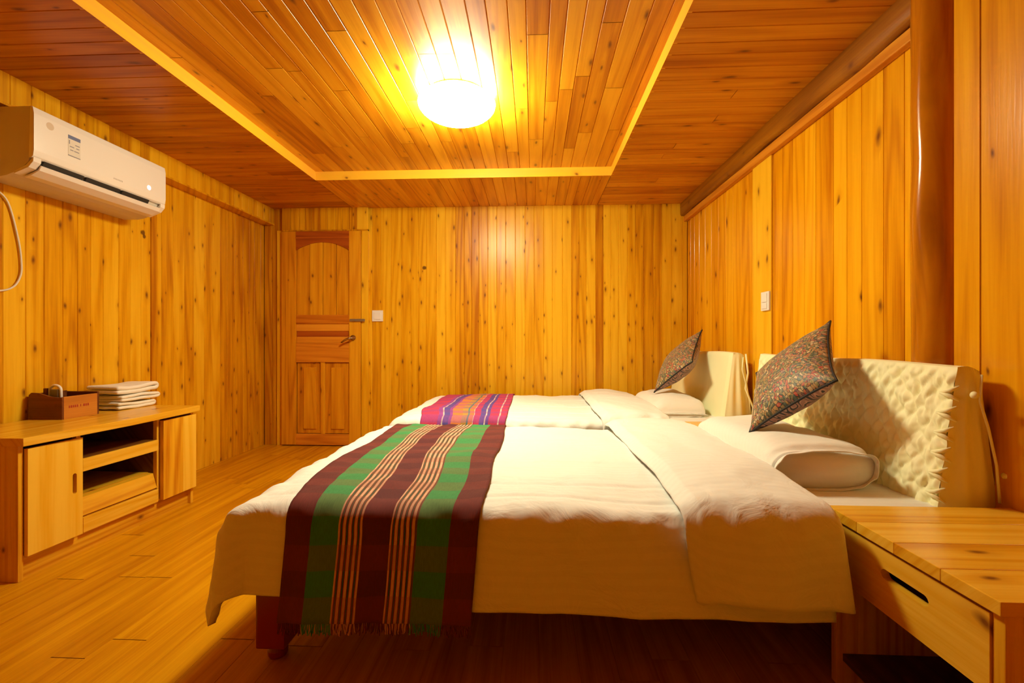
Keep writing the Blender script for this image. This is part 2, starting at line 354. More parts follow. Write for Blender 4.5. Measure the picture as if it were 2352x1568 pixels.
def sub(o, lv=1):
    m = o.modifiers.new('sub', 'SUBSURF'); m.levels = lv; m.render_levels = lv
def auto_smooth(o):
    for p in o.data.polygons: p.use_smooth = True
    m = o.modifiers.new('es', 'EDGE_SPLIT'); m.split_angle = math.radians(38)

def planks(mb, o, du, dv, n, U, V, wr=(0.075, 0.105), g=0.005, joints=None, tones=(0.15, 0.9), special=None):
    """boards side by side along du (total U), running along dv (total V), facing n, with V grooves"""
    o, du, dv, n = Vector(o), Vector(du), Vector(dv), Vector(n)
    u = 0.0
    while u < U - 1e-4:
        w_ = R.uniform(*wr)
        if U - (u + w_) < wr[0]*0.6: w_ = U - u
        u1 = min(U, u + w_); c = g*0.7
        cuts = [0.0]
        if joints:
            p = R.uniform(0.2, joints)
            while p < V - 0.15: cuts.append(p); p += R.uniform(joints*0.6, joints*1.3)
        cuts.append(V)
        for a, b_ in zip(cuts[:-1], cuts[1:]):
            tone = R.uniform(*tones); seed = R.random()
            if special:
                for (s0, s1, tv) in special:
                    if s0 <= (u+u1)/2 <= s1: tone = tv
            gg = 0.0015 if len(cuts) > 2 else 0.0
            prof = [(u, -g), (u+c, 0), (u1-c, 0), (u1, -g)]
            for (p0, h0), (p1, h1) in zip(prof[:-1], prof[1:]):
                q = [o+du*p0+n*h0+dv*(a+gg), o+du*p1+n*h1+dv*(a+gg), o+du*p1+n*h1+dv*(b_-gg), o+du*p0+n*h0+dv*(b_-gg)]
                f = mb.face(q, tone, seed)
                f.normal_update()
                if f.normal.dot(n) < 0: f.normal_flip()
        u = u1
    # solid backing right behind the boards
    q = [o - n*(g+0.0005), o+du*U-n*(g+0.0005), o+du*U+dv*V-n*(g+0.0005), o+dv*V-n*(g+0.0005)]
    f = mb.face(q, 0.0, 0.0); f.normal_update()
    if f.normal.dot(n) < 0: f.normal_flip()
    f2 = mb.face([p - n*0.03 for p in q], 0.0, 0.0); f2.normal_update()
    if f2.normal.dot(n) > 0: f2.normal_flip()

# ------------------------------------------------------------------ the room
H = ZC
mb = MB(); planks(mb, (XL, YF, 0), (0,1,0), (0,0,1), (1,0,0), YB-YF, ZT, (0.075, 0.11), tones=(.3, 1.0), special=[(5.1, 5.8, .25)]); mb.build('wall_left', W_wallL, kind='structure')
mb = MB(); planks(mb, (XL, YB, 0), (1,0,0), (0,0,1), (0,-1,0), XR-XL, ZT, (0.065, 0.10), tones=(.3, 1.0), special=[(0, .2, .12), (2.02, 2.06, .2), (3.18, 3.27, .1)]); mb.build('wall_back', W_wallB, kind='structure')
mb = MB(); planks(mb, (XR, 1.58, 0), (0,1,0), (0,0,1), (-1,0,0), YB-1.58, ZT, (0.09, 0.15), g=0.004, tones=(.3, .95))
planks(mb, (XR-0.03, YF, 0), (0,1,0), (0,0,1), (-1,0,0), 1.50-YF, ZT, (0.30, 0.38), g=0.004, tones=(.55, .9))
mb.box((XR-0.03, 1.503, 0), (XR+0.02, 1.590, ZT), tone=.6)
mb.build('wall_right', W_wallR, kind='structure')
mb = MB(); planks(mb, (XL, YF, 0), (1,0,0), (0,0,1), (0,1,0), XR-XL, ZT); mb.build('wall_front', W_wall, kind='structure')
mb = MB(); planks(mb, (XL, YF, 0), (1,0,0), (0,1,0), (0,0,1), XR-XL, YB-YF, (0.115, 0.125), g=0.0012, joints=1.1, tones=(.2, .8)); mb.build('floor', W_floor, kind='structure')
mb = MB()
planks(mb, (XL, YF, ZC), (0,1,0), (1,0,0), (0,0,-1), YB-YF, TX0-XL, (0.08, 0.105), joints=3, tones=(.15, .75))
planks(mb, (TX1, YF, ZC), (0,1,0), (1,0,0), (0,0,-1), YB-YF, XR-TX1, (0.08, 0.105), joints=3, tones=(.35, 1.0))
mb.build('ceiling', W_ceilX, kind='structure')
mb = MB()
planks(mb, (TX0, TY1, ZC), (1,0,0), (0,1,0), (0,0,-1), TX1-TX0, YB-TY1, (0.075, 0.10), tones=(.3, .8))
planks(mb, (TX0, YF, ZC), (1,0,0), (0,1,0), (0,0,-1), TX1-TX0, TY0-YF, (0.075, 0.10), tones=(.3, .8))
planks(mb, (TX0-0.02, TY0-0.02, ZT), (1,0,0), (0,1,0), (0,0,-1), TX1-TX0+.04, TY1-TY0+.04, (0.07, 0.10), joints=1.3, tones=(.2, 1.0))
mb.build('ceiling', W_ceilY, kind='structure')
mb = MB(); mb.box((TX0, TY1, ZC+.001), (TX1, TY1+.018, ZT), tone=.8); mb.box((TX0, TY0-.018, ZC+.001), (TX1, TY0, ZT), tone=.8); mb.build('trim_1', W_edgeX, kind='structure')
mb = MB(); mb.box((TX0-.018, TY0, ZC+.001), (TX0, TY1, ZT), tone=.8); mb.box((TX1, TY0, ZC+.001), (TX1+.018, TY1, ZT), tone=.8); mb.build('trim_2', W_edgeY, kind='structure')
# boarded band under the ceiling along the left wall
mb = MB(); planks(mb, (XL+0.10, YF, 2.135), (0,1,0), (0,0,1), (1,0,0), YB-YF, ZC-2.135, (0.06, 0.10), tones=(.2, .8)); mb.box((XL, YF, 2.125), (XL+0.102, YB, 2.137), tone=.5)
mb.build('trim_3', W_wall, kind='structure')
# right wall: dark beam, paler moulding below it, flat post, log
mb = MB()
def wavy(y): return 0.006*math.sin(y*5.1)+0.005*math.sin(y*11.3+1)
segs = 60
for i in range(segs):
    y0, y1 = 1.70 + (YB-1.70)*i/segs, 1.70 + (YB-1.70)*(i+1)/segs
    a0, a1 = wavy(y0), wavy(y1)
    P = lambda y, a: [(XR, y, 2.17+a), (XR-0.055, y, 2.168+a), (XR-0.064, y, 2.178+a), (XR-0.066, y, 2.22), (XR-0.066, y, ZC)]
    A, B = P(y0, a0), P(y1, a1)
    for k in range(4):
        mb.face([A[k], A[k+1], B[k+1], B[k]], .45, .3)
bmesh.ops.remove_doubles(mb.bm, verts=mb.bm.verts, dist=1e-5); bmesh.ops.recalc_face_normals(mb.bm, faces=mb.bm.faces)
mb.build('trim_4', W_beam, kind='structure', smooth=True)
mb = MB(); mb.box((XR-0.035, 1.70, 2.115), (XR, YB, 2.165), tone=.55, bev=.004); mb.build('trim_5', W_band, kind='structure')
mb = MB(); mb.box((XR-0.012, 2.80, 0), (XR, 3.03, 2.13), tone=1.0, bev=.003); mb.build('trim_6', W_wall, kind='structure')
mb = MB()
def logf(u, v):
    a = 2*PI*u; z = ZT*v
    r = 0.072 + 0.010*noise.noise(Vector((math.cos(a)*.9, math.sin(a)*.9, z*1.7))) + 0.004*noise.noise(Vector((math.cos(a)*2, math.sin(a)*2, z*4+9)))
    return (XR + r*math.cos(a), 1.692 + r*math.sin(a), z)
mb.grid(logf, 40, 60, closed_u=True); bmesh.ops.recalc_face_normals(mb.bm, faces=mb.bm.faces)
mb.build('trim_7', W_log, kind='structure', smooth=True)
# narrow dark cover strip on the left wall, casing strips round the door
mb = MB(); mb.box((XL, 3.00, 0), (XL+0.008, 3.045, 2.13), tone=.1); mb.build('trim_8', W_wall, kind='structure')
mb = MB(); mb.box((-2.475, YB-0.012, 0), (-2.42, YB, 2.07), tone=.8); mb.box((-1.64, YB-0.025, 0), (-1.575, YB, 2.07), tone=.75)
mb.build('trim_9', W_wall, kind='structure')
mb = MB(); planks(mb, (-2.42, YB-0.03, 2.07), (1,0,0), (0,0,1), (0,-1,0), 0.845, ZC-2.07, (0.05, 0.09), tones=(.05, .6), special=[(.75,.85,1)]); mb.box((-2.42, YB-.03, 2.058), (-1.575, YB, 2.071), tone=.2)
mb.build('trim_10', W_wall, kind='structure')

# door -------------------------------------------------------------
dx0, dx1, dy = -2.42, -1.64, YB-0.018
door = bpy.data.objects.new('door_1', None); col.objects.link(door); door.location = ((dx0+dx1)/2, dy, 0); door['kind'] = 'structure'
pl, pr = -2.275, -1.755
mb = MB(); mb.box((dx0+.004, dy-.022, .01), (pl, dy+.018, 2.055), tone=.5, bev=.003); mb.box((pr, dy-.022, .01), (dx1-.004, dy+.018, 2.055), tone=.75, bev=.003); mb.build('stile', W_door, door)
# arched top rail
n_ = 16; pts = [(pl, dy-.020, 2.055), (pr, dy-.020, 2.055)]
for i in range(n_+1):
    t = 1 - i/n_; x = pl + (pr-pl)*t; pts.append((x, dy-.020, 1.875 + 0.075*math.sin(PI*t)**0.8))
mb = MB(); mb.prism(pts, (0, .03, 0), tone=.45); mb.box((pl, dy-.026, 1.985), (pr, dy-.018, 2.0), tone=.9); mb.build('top_rail', W_doorR, door)
mb = MB()
for i in range(4):
    x0 = pl + (pr-pl)*i/4; mb.box((x0+.002, dy-.004 - (.006 if i in (1, 2) else 0), 1.25), (x0+(pr-pl)/4-.002, dy+.012, 1.97), tone=(.45, .75, .6, .55)[i], bev=.003)
mb.build('arched_panel', W_door, door)
mb = MB(); mb.box((pl, dy-.020, 1.17), (pr, dy+.015, 1.255), tone=.3, bev=.003); mb.box((pl, dy-.020, .80), (pr, dy+.015, .985), tone=.5, bev=.004); mb.box((pl, dy-.020, .01), (pr, dy+.015, .115), tone=.5, bev=.003); mb.build('rail', W_doorH, door)
mb = MB(); mb.box((pl, dy-.010, 1.10), (pr, dy+.012, 1.17), tone=.9, bev=.002); mb.box((pl, dy-.010, .985), (pr, dy+.012, 1.045), tone=.8, bev=.006); mb.build('middle_panel', W_doorH, door)
mb = MB(); mb.box((pl, dy-.004, 1.04), (pr, dy+.010, 1.105), tone=.5, bev=.002); mb.build('recess_strip', W_doorR, door)
mb = MB(); cm = (pl+pr)/2
for x0, x1 in ((pl+.008, cm-.02), (cm+.02, pr-.008)):
    mb.box((x0, dy-.003, .12), (x1, dy+.012, .795), tone=.35); mb.box((x0+.06, dy-.012, .16), (x1-.045, dy+.005, .75), tone=.6, bev=.006)
mb.box((cm-.02, dy-.016, .115), (cm+.02, dy+.012, .80), tone=.7, bev=.003)
mb.build('lower_panel', W_door, door)
hnd = MB(); hx, hz = -1.715, 1.035
hnd.lathe([(.026, 0), (.026, -.008), (.014, -.012), (.012, -.05), (.0, -.052)], (hx, dy-.022, hz), 'Y', 20)
hnd.tube([(hx, dy-.066, hz), (hx-.03, dy-.070, hz-.008), (hx-.06, dy-.072, hz-.022), (hx-.095, dy-.070, hz-.045)], [.011, .011, .010, .008], 8)
hnd.build('handle', M_metal, door, smooth=True, label='brass lever handle')
mb = MB(); mb.box((-1.745, dy-.034, 1.19), (-1.60, dy-.020, 1.215), bev=.003); mb.box((-1.70, dy-.05, 1.197), (-1.69, dy-.03, 1.209)); mb.build('bolt', M_steel, door, label='grey metal slide bolt')

# switches
def switch(loc, face, wdt, hgt, label, pane=1):
    t = thing('wall_switch', loc, label, 'switch', None)
    x, y, z = loc; mb = MB(); r = MB()
    if face == 'Y':
        mb.box((x-wdt/2, y-.012, z-hgt/2), (x+wdt/2, y, z+hgt/2), bev=.003); r.box((x-wdt*.32, y-.017, z-hgt*.32), (x+wdt*.32, y-.010, z+hgt*.32), bev=.002)
    else:
        mb.box((x-.012, y-wdt/2, z-hgt/2), (x, y+wdt/2, z+hgt/2), bev=.003); r.box((x-.017, y-wdt*.32, z-hgt*.05), (x-.010, y+wdt*.32, z+hgt*.4), bev=.002); r.box((x-.017, y-wdt*.32, z-hgt*.4), (x-.010, y+wdt*.32, z-hgt*.09), bev=.002)
    mb.build('plate', M_white, t); r.build('rocker', M_white, t)
switch((-1.49, YB, 1.245), 'Y', .105, .105, 'square white light switch on the wall beside the door handle')
switch((XR-.012, 2.85, 1.245), 'X', .095, .115, 'upright white switch plate on the wall post above the beds')

# ceiling lamp ------------------------------------------------------
lamp = thing('ceiling_light', (-.42, 2.50, ZT), 'round glowing dome lamp fixed to the boarded ceiling', 'ceiling light')
mb = MB(); mb.lathe([(.16, ZT), (.165, ZT-.006), (.16, ZT-.012)], (-.42, 2.50, 0), seg=48); mb.build('base_plate', M_white, lamp, smooth=True)
mb = MB(); prof = [(.175, ZT-.012), (.20, ZT-.03)] + [(.212*math.cos(t*PI/2/9), ZT-.045-.085*math.sin(t*PI/2/9)) for t in range(0, 9)] + [(.004, ZT-.13)]
mb.lathe(prof, (-.42, 2.50, 0), seg=48); mb.build('lamp_shade', M_glow, lamp, smooth=True, label='glowing frosted glass dome')

# ------------------------------------------------------------------ beds
X0 = -0.82     # foot edge of the duvet top
def fbm(x, y, z=0.0, o=3):
    return sum(noise.noise(Vector((x*2**k, y*2**k, z+k*3.7)))/2**k for k in range(o))
def drape(e, r):
    if e < r*PI/2: return r*math.sin(e/r), r*(1-math.cos(e/r)), e/r
    return r, r + (e - r*PI/2), PI/2
def cloth_point(a, b, W, y0, zt, r, flare, seed, off=0.0, amp=1.0):
    """a from the foot edge, b from the near edge; negative or beyond = hanging"""
    ea = max(0.0, -a); en = max(0.0, -b); ef = max(0.0, b-W); eb = max(en, ef); sg = -1 if en > 0 else 1
    base = Vector((X0 + max(a, 0), y0 + min(max(b, 0), W), zt))
    x_n, b_n = a, b
    wr = 0.013*fbm(x_n*3.1+seed, b_n*2.6, seed, 4)*amp
    if ea == 0 and eb == 0:
        edge = min(a, b, W-b)
        crease = -.005*sum(math.exp(-((b-c)/.010)**2) for c in (.05, .17, .44, .80)) if off == 0 else 0
        p = base + Vector((0, 0, off + wr + crease + 0.012*min(1, edge/.25)))
        return p
    if ea > 0 and eb > 0:
        e = (ea**3+eb**3)**(1/3); h = math.hypot(ea, eb); d = Vector((-ea/h, sg*eb/h, 0)); cor = 2*ea*eb/(h*h)
    elif ea > 0: e, d, cor = ea, Vector((-1, 0, 0)), 0.0
    else: e, d, cor = eb, Vector((0, sg, 0)), 0.0
    out, down, ang = drape(e, r)
    hang = max(0.0, down - r)
    along = a if eb >= ea else b
    sc_ = 0.010*math.exp(-((e-.05)/.035)**2)*noise.noise(Vector((along*17+seed, e*8, seed)))*amp
    fold = hang*(0.055 if off < .012 else .10)*(noise.noise(Vector((along*4.0+seed*2, seed, 0.3))) + .5*noise.noise(Vector((along*9+seed, hang*2, 1.3))))*amp
    foot = min(1.0, ea/.12) if ea > 0 else 0.0
    fw = foot*(ea/(ea+eb)) if ea > 0 else 0.0
    o2 = out + flare*hang + cor*hang*0.10 + fold + sc_ + .06*fw*math.sin(min(PI/2, e/.10))
    nrm = d*math.sin(ang) + Vector((0, 0, math.cos(ang)))
    return base + d*o2 + Vector((0, 0, -down)) + nrm*(off + wr*(0.8)+sc_)

def make_bed(dy_, seed, label, smock, sheet_label=None):
    y0, y1 = 1.42+dy_, 2.56+dy_
    bed = thing('bed', (0.25, (y0+y1)/2, 0), label, 'bed', 'twin beds side by side')
    mb = MB()
    mb.box((-.84, y0+.02, .20), (1.28, y0+.05, .33), bev=.004); mb.box((-.84, y1-.05, .20), (1.28, y1-.02, .33), bev=.004)
    mb.box((-.86, y0+.02, .20), (-.82, y1-.02, .33), bev=.004); mb.box((1.25, y0+.02, .20), (1.28, y1-.02, .33), bev=.004)
    mb.build('frame', M_maroon, bed)
    mb = MB()
    for i in range(12):
        x = -.75 + i*.175; mb.box((x, y0+.05, .305), (x+.08, y1-.05, .325), tone=.3)
    mb.build('slat', W_furnShade, bed)
    for lx in (-.862, 1.19):
        for ly in ((y0-.04, y1-.052) if lx < 0 else (y0+.01, y1-.095)):
            mb = MB(); mb.box((lx, ly, .045), (lx+.092, ly+.092, .40), bev=.006)
            mb.lathe([(.026, 0), (.030, .008), (.030, .022), (.022, .034), (.030, .046)], (lx+.046, ly+.046, 0), seg=24)
            mb.build('leg', M_maroon, bed, smooth=False)
    mb = MB(); mb.box((-.80, y0, .325), (1.27, y1, .495), bev=.03); mt = mb.build('mattress', M_sheet, bed, smooth=True)
    # padded headboard under a fabric cover
    ya, yb = 1.455+dy_ + (0 if smock else .06), 2.665+dy_; zt_, zb_ = .925, .44
    mb = MB()
    def front(u, v):
        y = ya + (yb-ya)*u; z = zb_ + (zt_-zb_)*v
        x = 1.225 + .065*v
        ed = min(1, u/.015, (1-u)/.015, (1-v)/.03)
        if smock:
            cy, cz = (y-ya)/.060, (z-zb_)/.082
            cy += .35*noise.noise(Vector((cy*.8, cz*.8, seed))); cz += .35*noise.noise(Vector((cy*.8, cz*.8, seed+5)))
            h = abs(math.sin(PI*(cy+cz)/1.0))*abs(math.sin(PI*(cy-cz)/1.0))
            h = h**.6
            d = .011*h + .010*fbm(y*26, z*16, seed) + .006*noise.noise(Vector((y*75, z*22, seed)))
            ed2 = min(1, (1-v)/.06)
        else:
            d = .012 + .006*fbm(y*5, z*1.5, seed) + .010*math.exp(-((1-v)/.15)**2)*0; ed2 = 1
        sag = .004*math.sin(y*7+seed) * v**6
        return (x - d*ed*ed2, y + (.006*noise.noise(Vector((y*40, z*30, 2))) if smock else 0), z + sag)
    mb.grid(front, 260 if smock else 60, 110 if smock else 40)
    mb.build('headboard_front', M_cover, bed, smooth=True, label='quilted beige front' if smock else 'smooth beige front')
    mb = MB()
    def shell(u, v):      # runs: back bottom -> back top -> front top, closed by the ends
        y = ya + (yb-ya)*v; sag = .004*math.sin(y*7+seed)
        if u < .6:
            t = u/.6; x = 1.415 - .06*t + .006*fbm(y*4, t*3, seed); z = zb_ + (zt_-zb_-.012)*t + sag*t**6
        else:
            t = (u-.6)/.4; x = 1.355 - .065*t; z = zt_ -.012 + .014*math.sin(PI*t)*.6 + .012*t + sag
        return (x, y, z)
    mb.grid(shell, 30, 60)
    def end(yy, s):
        def f(u, v):
            xa = 1.225 + .065*v; xb = 1.415 - .06*v
            x = xa + (xb-xa)*u
            bul = .018*math.sin(PI*min(1, max(0, u)))*(1-v*.5)
            pl_ = .006*math.sin(u*16 + v*2.5 + seed)*math.sin(PI*v)*math.sin(PI*u)
            zt2 = zt_ - .012 + .0084*math.sin(PI*(1-u)) + .012*(1-u) + .004*math.sin(yy*7+seed)
            z = zb_ + (zt2-zb_)*v; bf = min(1, (1-v)/.04)
            return (x, yy - s*(bul+pl_)*bf, z)
        return f
    mb.grid(end(ya, 1), 30, 30); mb.grid(end(yb, -1), 30, 30)
    bmesh.ops.remove_doubles(mb.bm, verts=mb.bm.verts, dist=.002); bmesh.ops.recalc_face_normals(mb.bm, faces=mb.bm.faces)
    cov = mb.build('headboard_cover', M_cover, bed, smooth=True)
    if smock:   # pleat tufts at the near edge, ties and buttons
        mb = MB()
        for k in range(7):
            z = .47 + k*.062; x = 1.225 + .065*(z-zb_)/(zt_-zb_)
            for s in (-1, 1):
                mb.tube([(x-.012, ya+.03, z), (x-.006, ya+.005, z+s*.008), (x+.010, ya-.010, z+s*.022)], [.006, .007, .003], 6)
        mb.build('pleat', M_cover, cov, smooth=True)
        for (px_, pz_) in ((1.315, .84), (1.405, .60)):
            mb = MB(); mb.lathe([(.0005, -.012), (.008, -.009), (.011, 0), (.008, .006), (.0005, .008)], (px_, ya-.026, pz_), 'Y', 16); mb.build('button', M_cover, cov, smooth=True)
    else:
        mb = MB(); mb.tube([(1.36, ya-.02, .92), (1.37, ya-.028, .8), (1.355, ya-.025, .7), (1.40, ya-.03, .58), (1.39, ya-.03, .48)], .006, 6); mb.build('tie', M_cover, cov, smooth=True)
    mb = MB(); mb.tube([(1.345, ya-.018, .90), (1.335, ya-.024, .82), (1.355, ya-.028, .74), (1.378, ya-.028, .63), (1.385, ya-.03, .52)], .004, 6)
    mb.build('tie', M_cover, cov, smooth=True)
    return bed
make_bed(0.0, 1.3, 'nearer bed with quilted beige headboard cover and maroon legs beside the drawer nightstand', True)
make_bed(1.5, 4.1, 'farther bed with plain beige headboard cover along the boarded back wall', False)

def make_duvet(dy_, seed, label):
    y0 = 1.325+dy_; W = 1.195; zt = .525; A = .808 - X0; r = .055
    duv = thing('duvet', (0, y0+W/2, .52), label, 'duvet', 'white duvets on the two beds')
    mb = MB()
    def f(u, v):
        a = -.30 + (A+.30)*u
        nh = .272 + .012*noise.noise(Vector((a*3, seed, 0))) + .03*max(0, min(1, (a-.1)/.5))
        b = -nh + (W + nh + .26)*v
        if a < 0: a *= 1 + .06*noise.noise(Vector((b*3, seed, 2)))
        p = cloth_point(a, b, W, y0, zt, r, .06, seed)
        # puffed head end
        return p
    mb.grid(f, 160, 230)
    o = mb.build('cover', M_duvet, duv, smooth=True)
    s = o.modifiers.new('s', 'SOLIDIFY'); s.thickness = .022; s.offset = -1
    # turned-back layer across the head end
    mb = MB()
    L1 = .39; turn = .028
    def g(u, v):
        tot = L1 + PI*turn + .10
        s_ = u*tot; a0 = A - L1 - .02
        a0s = a0 + .018*noise.noise(Vector((v*5, seed, 7))) - .05*(1-v)*(1-v)*0
        if s_ < L1: a = a0s + s_*(A - .01 - a0s)/L1; n_ = .040*min(1, (s_/.06+.25))**.6
        elif s_ < L1 + PI*turn:
            t = (s_-L1)/turn; a = A - .01 + turn*math.sin(t)*1.0; n_ = .040 - turn*(1-math.cos(t))
        else: a = A - .01 - (s_-L1-PI*turn); n_ = .040 - 2*turn
        nh = .245 + .010*noise.noise(Vector((a*5, seed, 4))) + .02*max(0, 1-abs(u-.02)/.08) + .03*max(0, 1-(1-u)/.45)
        b = -nh + (W + nh + .20)*v
        if b < 0: a += .16*(-b)*(1-u)
        puff = .012*math.sin(PI*min(1, s_/L1))
        bulge = .018*math.sin(PI*max(0, min(1, (s_-.02)/L1)))
        p = cloth_point(a, b, W, y0, zt, r, .06, seed+3, off=n_+puff, amp=1.0 if s_ < L1+.05 else .2)
        if b < 0: p.z = max(p.z, .2)
        return p
    mb.grid(g, 90, 130)
    o = mb.build('turned_back_layer', M_duvet, duv, smooth=True)
    s = o.modifiers.new('s', 'SOLIDIFY'); s.thickness = .008; s.offset = -1
    return duv
make_duvet(0.0, 2.7, 'white duvet under the red and green striped runner, draping to one side')
make_duvet(1.5, 9.2, 'white duvet under the pink and blue plaid runner on the farther bed')

def make_runner(dy_, seed, mat, label, x0, x1, near, far, fringe_cols):
    y0 = 1.325+dy_; W = 1.195; zt = .525
    t = thing('bed_runner', ((x0+x1)/2, y0+W/2, .55), label, 'bed runner', 'woven runners across the beds')
    mb = MB()
    def f(u, v):
        b = -near + (W+near+far)*v
        k = max(0, min(1, (b+.10)/.34)); k = k*k*(3-2*k)
        sway = (.024 if dy_ == 0 else .006)*math.sin(b*5.2+seed)*math.sin(PI*u)*k
        xl = x0 + .062*(1-k) - .02*max(0, -b)/near; xr = x1 - .025*max(0, -b)/near
        a = (xl + (xr-xl)*u) + sway - X0 + (.007 if dy_ == 0 else .002)*math.sin(b*9+seed)*k
        p = cloth_point(a, b, W, y0, zt, .055, .06, 2.7 if dy_ == 0 else 9.2, off=.009)
        p.z += .0025*noise.noise(Vector((u*9, b*4, seed)))
        if b < 0: p.y -= .007*abs(noise.noise(Vector((u*7+seed, 0, 0))))*(-b/near)
        return p
    mb.grid(f, 60, 150)
    o = mb.build('cloth', mat, t, smooth=True)
    s = o.modifiers.new('s', 'SOLIDIFY'); s.thickness = .004; s.offset = 1
    if fringe_cols:
        mb = MB()
        for i in range(170):
            u = (i+.5)/170; p = Vector(f(u, 0)); q = p + Vector((R.uniform(-.006, .006), R.uniform(-.006, .002), -R.uniform(.022, .034)))
            c = 0 if (.13 < u < .275 or .68 < u < .85) else (2 if (.275 < u < .40 or .545 < u < .68) else 1)
            if c == 2 and i % 3 == 0: c = 1
            mb.tube([p+Vector((0,0,.004)), (p+q)/2+Vector((R.uniform(-.003,.003),0,0)), q], .0014, 4, mat=c)
        mb.build('fringe', fringe_cols, t, kind='stuff')
    return t
FR = [plain('fringe_green', (.05, .26, .07), .9), plain('fringe_maroon', (.12, .012, .012), .9), plain('fringe_tan', (.55, .3, .2), .9)]
make_runner(0.0, .6, M_run1, 'long woven runner with maroon, green and tan stripes on the nearer bed', -.752, -.146, .335, .25, FR)
make_runner(1.5, 2.2, M_run2, 'pink, orange and blue plaid runner on the farther bed', -.745, -.165, .20, .2, None)

# pillows -----------------------------------------------------------
def make_pillow(dy_, seed, label, box):
    y0, y1 = 1.61+dy_, 2.32+dy_; xc = 0.978; hw = .172; z0 = .497; th = .145 if box else .12
    t = thing('pillow', (xc, (y0+y1)/2, z0), label, 'pillow', 'white pillows at the headboards')
    mb = MB()
    def f(u, v):     # closed section in x-z, swept along y
        a = 2*PI*u; yy = y0 + (y1-y0)*v
        e = min(v, 1-v)*2
        k = (1-(1-min(1, e/ (.16 if box else .55)))**2.5)**.5
        k = max(k, .02) if not box else max(.88, k)
        ex = .5 if box else .62
        cx = math.copysign(abs(math.cos(a))**ex, math.cos(a)); cz = math.copysign(abs(math.sin(a))**(.8), math.sin(a))
        hx = hw*(1 - .05*(1-k)); 
        x = xc + hx*cx; z = z0 + th*k*(.5 + .5*cz)
        x += .03*(z-z0)/th            # leans back on the headboard
        n = .010*fbm(x*7, yy*5, seed+z*4, 3)
        z += (n if z > z0+.02 else 0) + (.006*math.sin(PI*v))*(.5+.5*cz)
        return (x + n*.6*cx, yy, max(z, z0-.001))
    mb.grid(f, 72, 80, closed_u=True)
    mb.bm.verts.ensure_lookup_table()
    # close the ends
    for yy in (y0, y1):
        vs = [v for v in mb.bm.verts if abs(v.co.y-yy) < 1e-6]
        c = sum((v.co for v in vs), Vector())/len(vs); c.y += (-.022 if yy == y0 else .012)
        cv = mb.bm.verts.new(c)
        for e in [e for e in mb.bm.edges if e.is_boundary and all(abs(v.co.y-yy) < 1e-6 for v in e.verts)]:
            ff = mb.bm.faces.new((e.verts[0], e.verts[1], cv)); ff[mb.t] = .5
    bmesh.ops.recalc_face_normals(mb.bm, faces=mb.bm.faces)
    mb.build('pillowcase', M_pillow, t, smooth=True)
    # open flange of the pillowcase at the near end
    mb = MB()
    def g(u, v):
        a = 2*PI*u
        ex = .5 if box else .62; cx = math.copysign(abs(math.cos(a))**ex, math.cos(a)); cz = math.copysign(abs(math.sin(a))**.8, math.sin(a))
        k = (.88 if box else .22)
        s = 1 + .02*v
        return (xc + hw*.98*cx*s + .03*(.5+.5*cz)*k + .004*math.sin(a*6+seed)*v, y0 - .016*v*(1 + .3*math.sin(a*3)), max(z0 - .001, z0 + th*k*(.5+.5*cz)*s + .003*math.sin(a*9)*v))
    mb.grid(g, 60, 5, closed_u=True); bmesh.ops.recalc_face_normals(mb.bm, faces=mb.bm.faces)
    o = mb.build('flange', M_pillow, t, smooth=True); s = o.modifiers.new('s', 'SOLIDIFY'); s.thickness = .003
    return t
make_pillow(0.0, 3.3, 'plump white pillow leaning on the quilted headboard cover of the nearer bed', True)
make_pillow(1.5, 8.8, 'flatter white pillow on the farther bed in front of the plain headboard cover', False)

# cushions ----------------------------------------------------------
def make_cushion(dxyz, label):
    d = Vector(dxyz)
    A_ = Vector((.890, 1.90, .645)); B_ = Vector((1.072, 1.69, .862)); D_ = Vector((1.058, 2.20, .850))
    e1 = (B_-A_); e2 = (D_-A_)
    n = e2.cross(e1).normalized()
    if n.x > 0: n = -n
    t = thing('cushion', tuple(A_+d), label, 'cushion', 'patterned cushions on the pillows')
    def P(u, v, s):
        w_ = (1-abs(2*u-1)**2.4)*(1-abs(2*v-1)**2.4); w_ = max(0, w_)**.55
        uu = u + .045*(2*u-1)*abs(2*v-1)**3 - .012*(2*u-1)*(1-abs(2*v-1)**2); vv = v + .045*(2*v-1)*abs(2*u-1)**3 - .012*(2*v-1)*(1-abs(2*u-1)**2)
        return A_ + d + e1*uu + e2*vv + n*((.070 if s > 0 else -.100)*w_ + .004*fbm(u*6, v*6, 3)*w_)
    mb = MB(); mb.grid(lambda u, v: P(u, v, 1), 40, 40, mat=0); mb.grid(lambda u, v: P(u, v, -1), 40, 40, mat=1)
    bmesh.ops.remove_doubles(mb.bm, verts=mb.bm.verts, dist=.0008); bmesh.ops.recalc_face_normals(mb.bm, faces=mb.bm.faces)
    mb.build('cushion_cover', [M_cushF, M_cushB], t, smooth=True)
    mb = MB(); ring = [P(k/12, 0, 0) for k in range(12)] + [P(1, k/12, 0) for k in range(12)] + [P(1-k/12, 1, 0) for k in range(12)] + [P(0, 1-k/12, 0) for k in range(12)]
    mb.tube(ring + ring[:1], .0045, 6); mb.build('piping', M_black, t, smooth=True)
    return t
make_cushion((0, 0, 0), 'ornate brown and green cushion tilted on its corner against the quilted headboard cover')
make_cushion((.01, 1.5, 0.0), 'ornate brown and green cushion standing on the pillow of the farther bed')

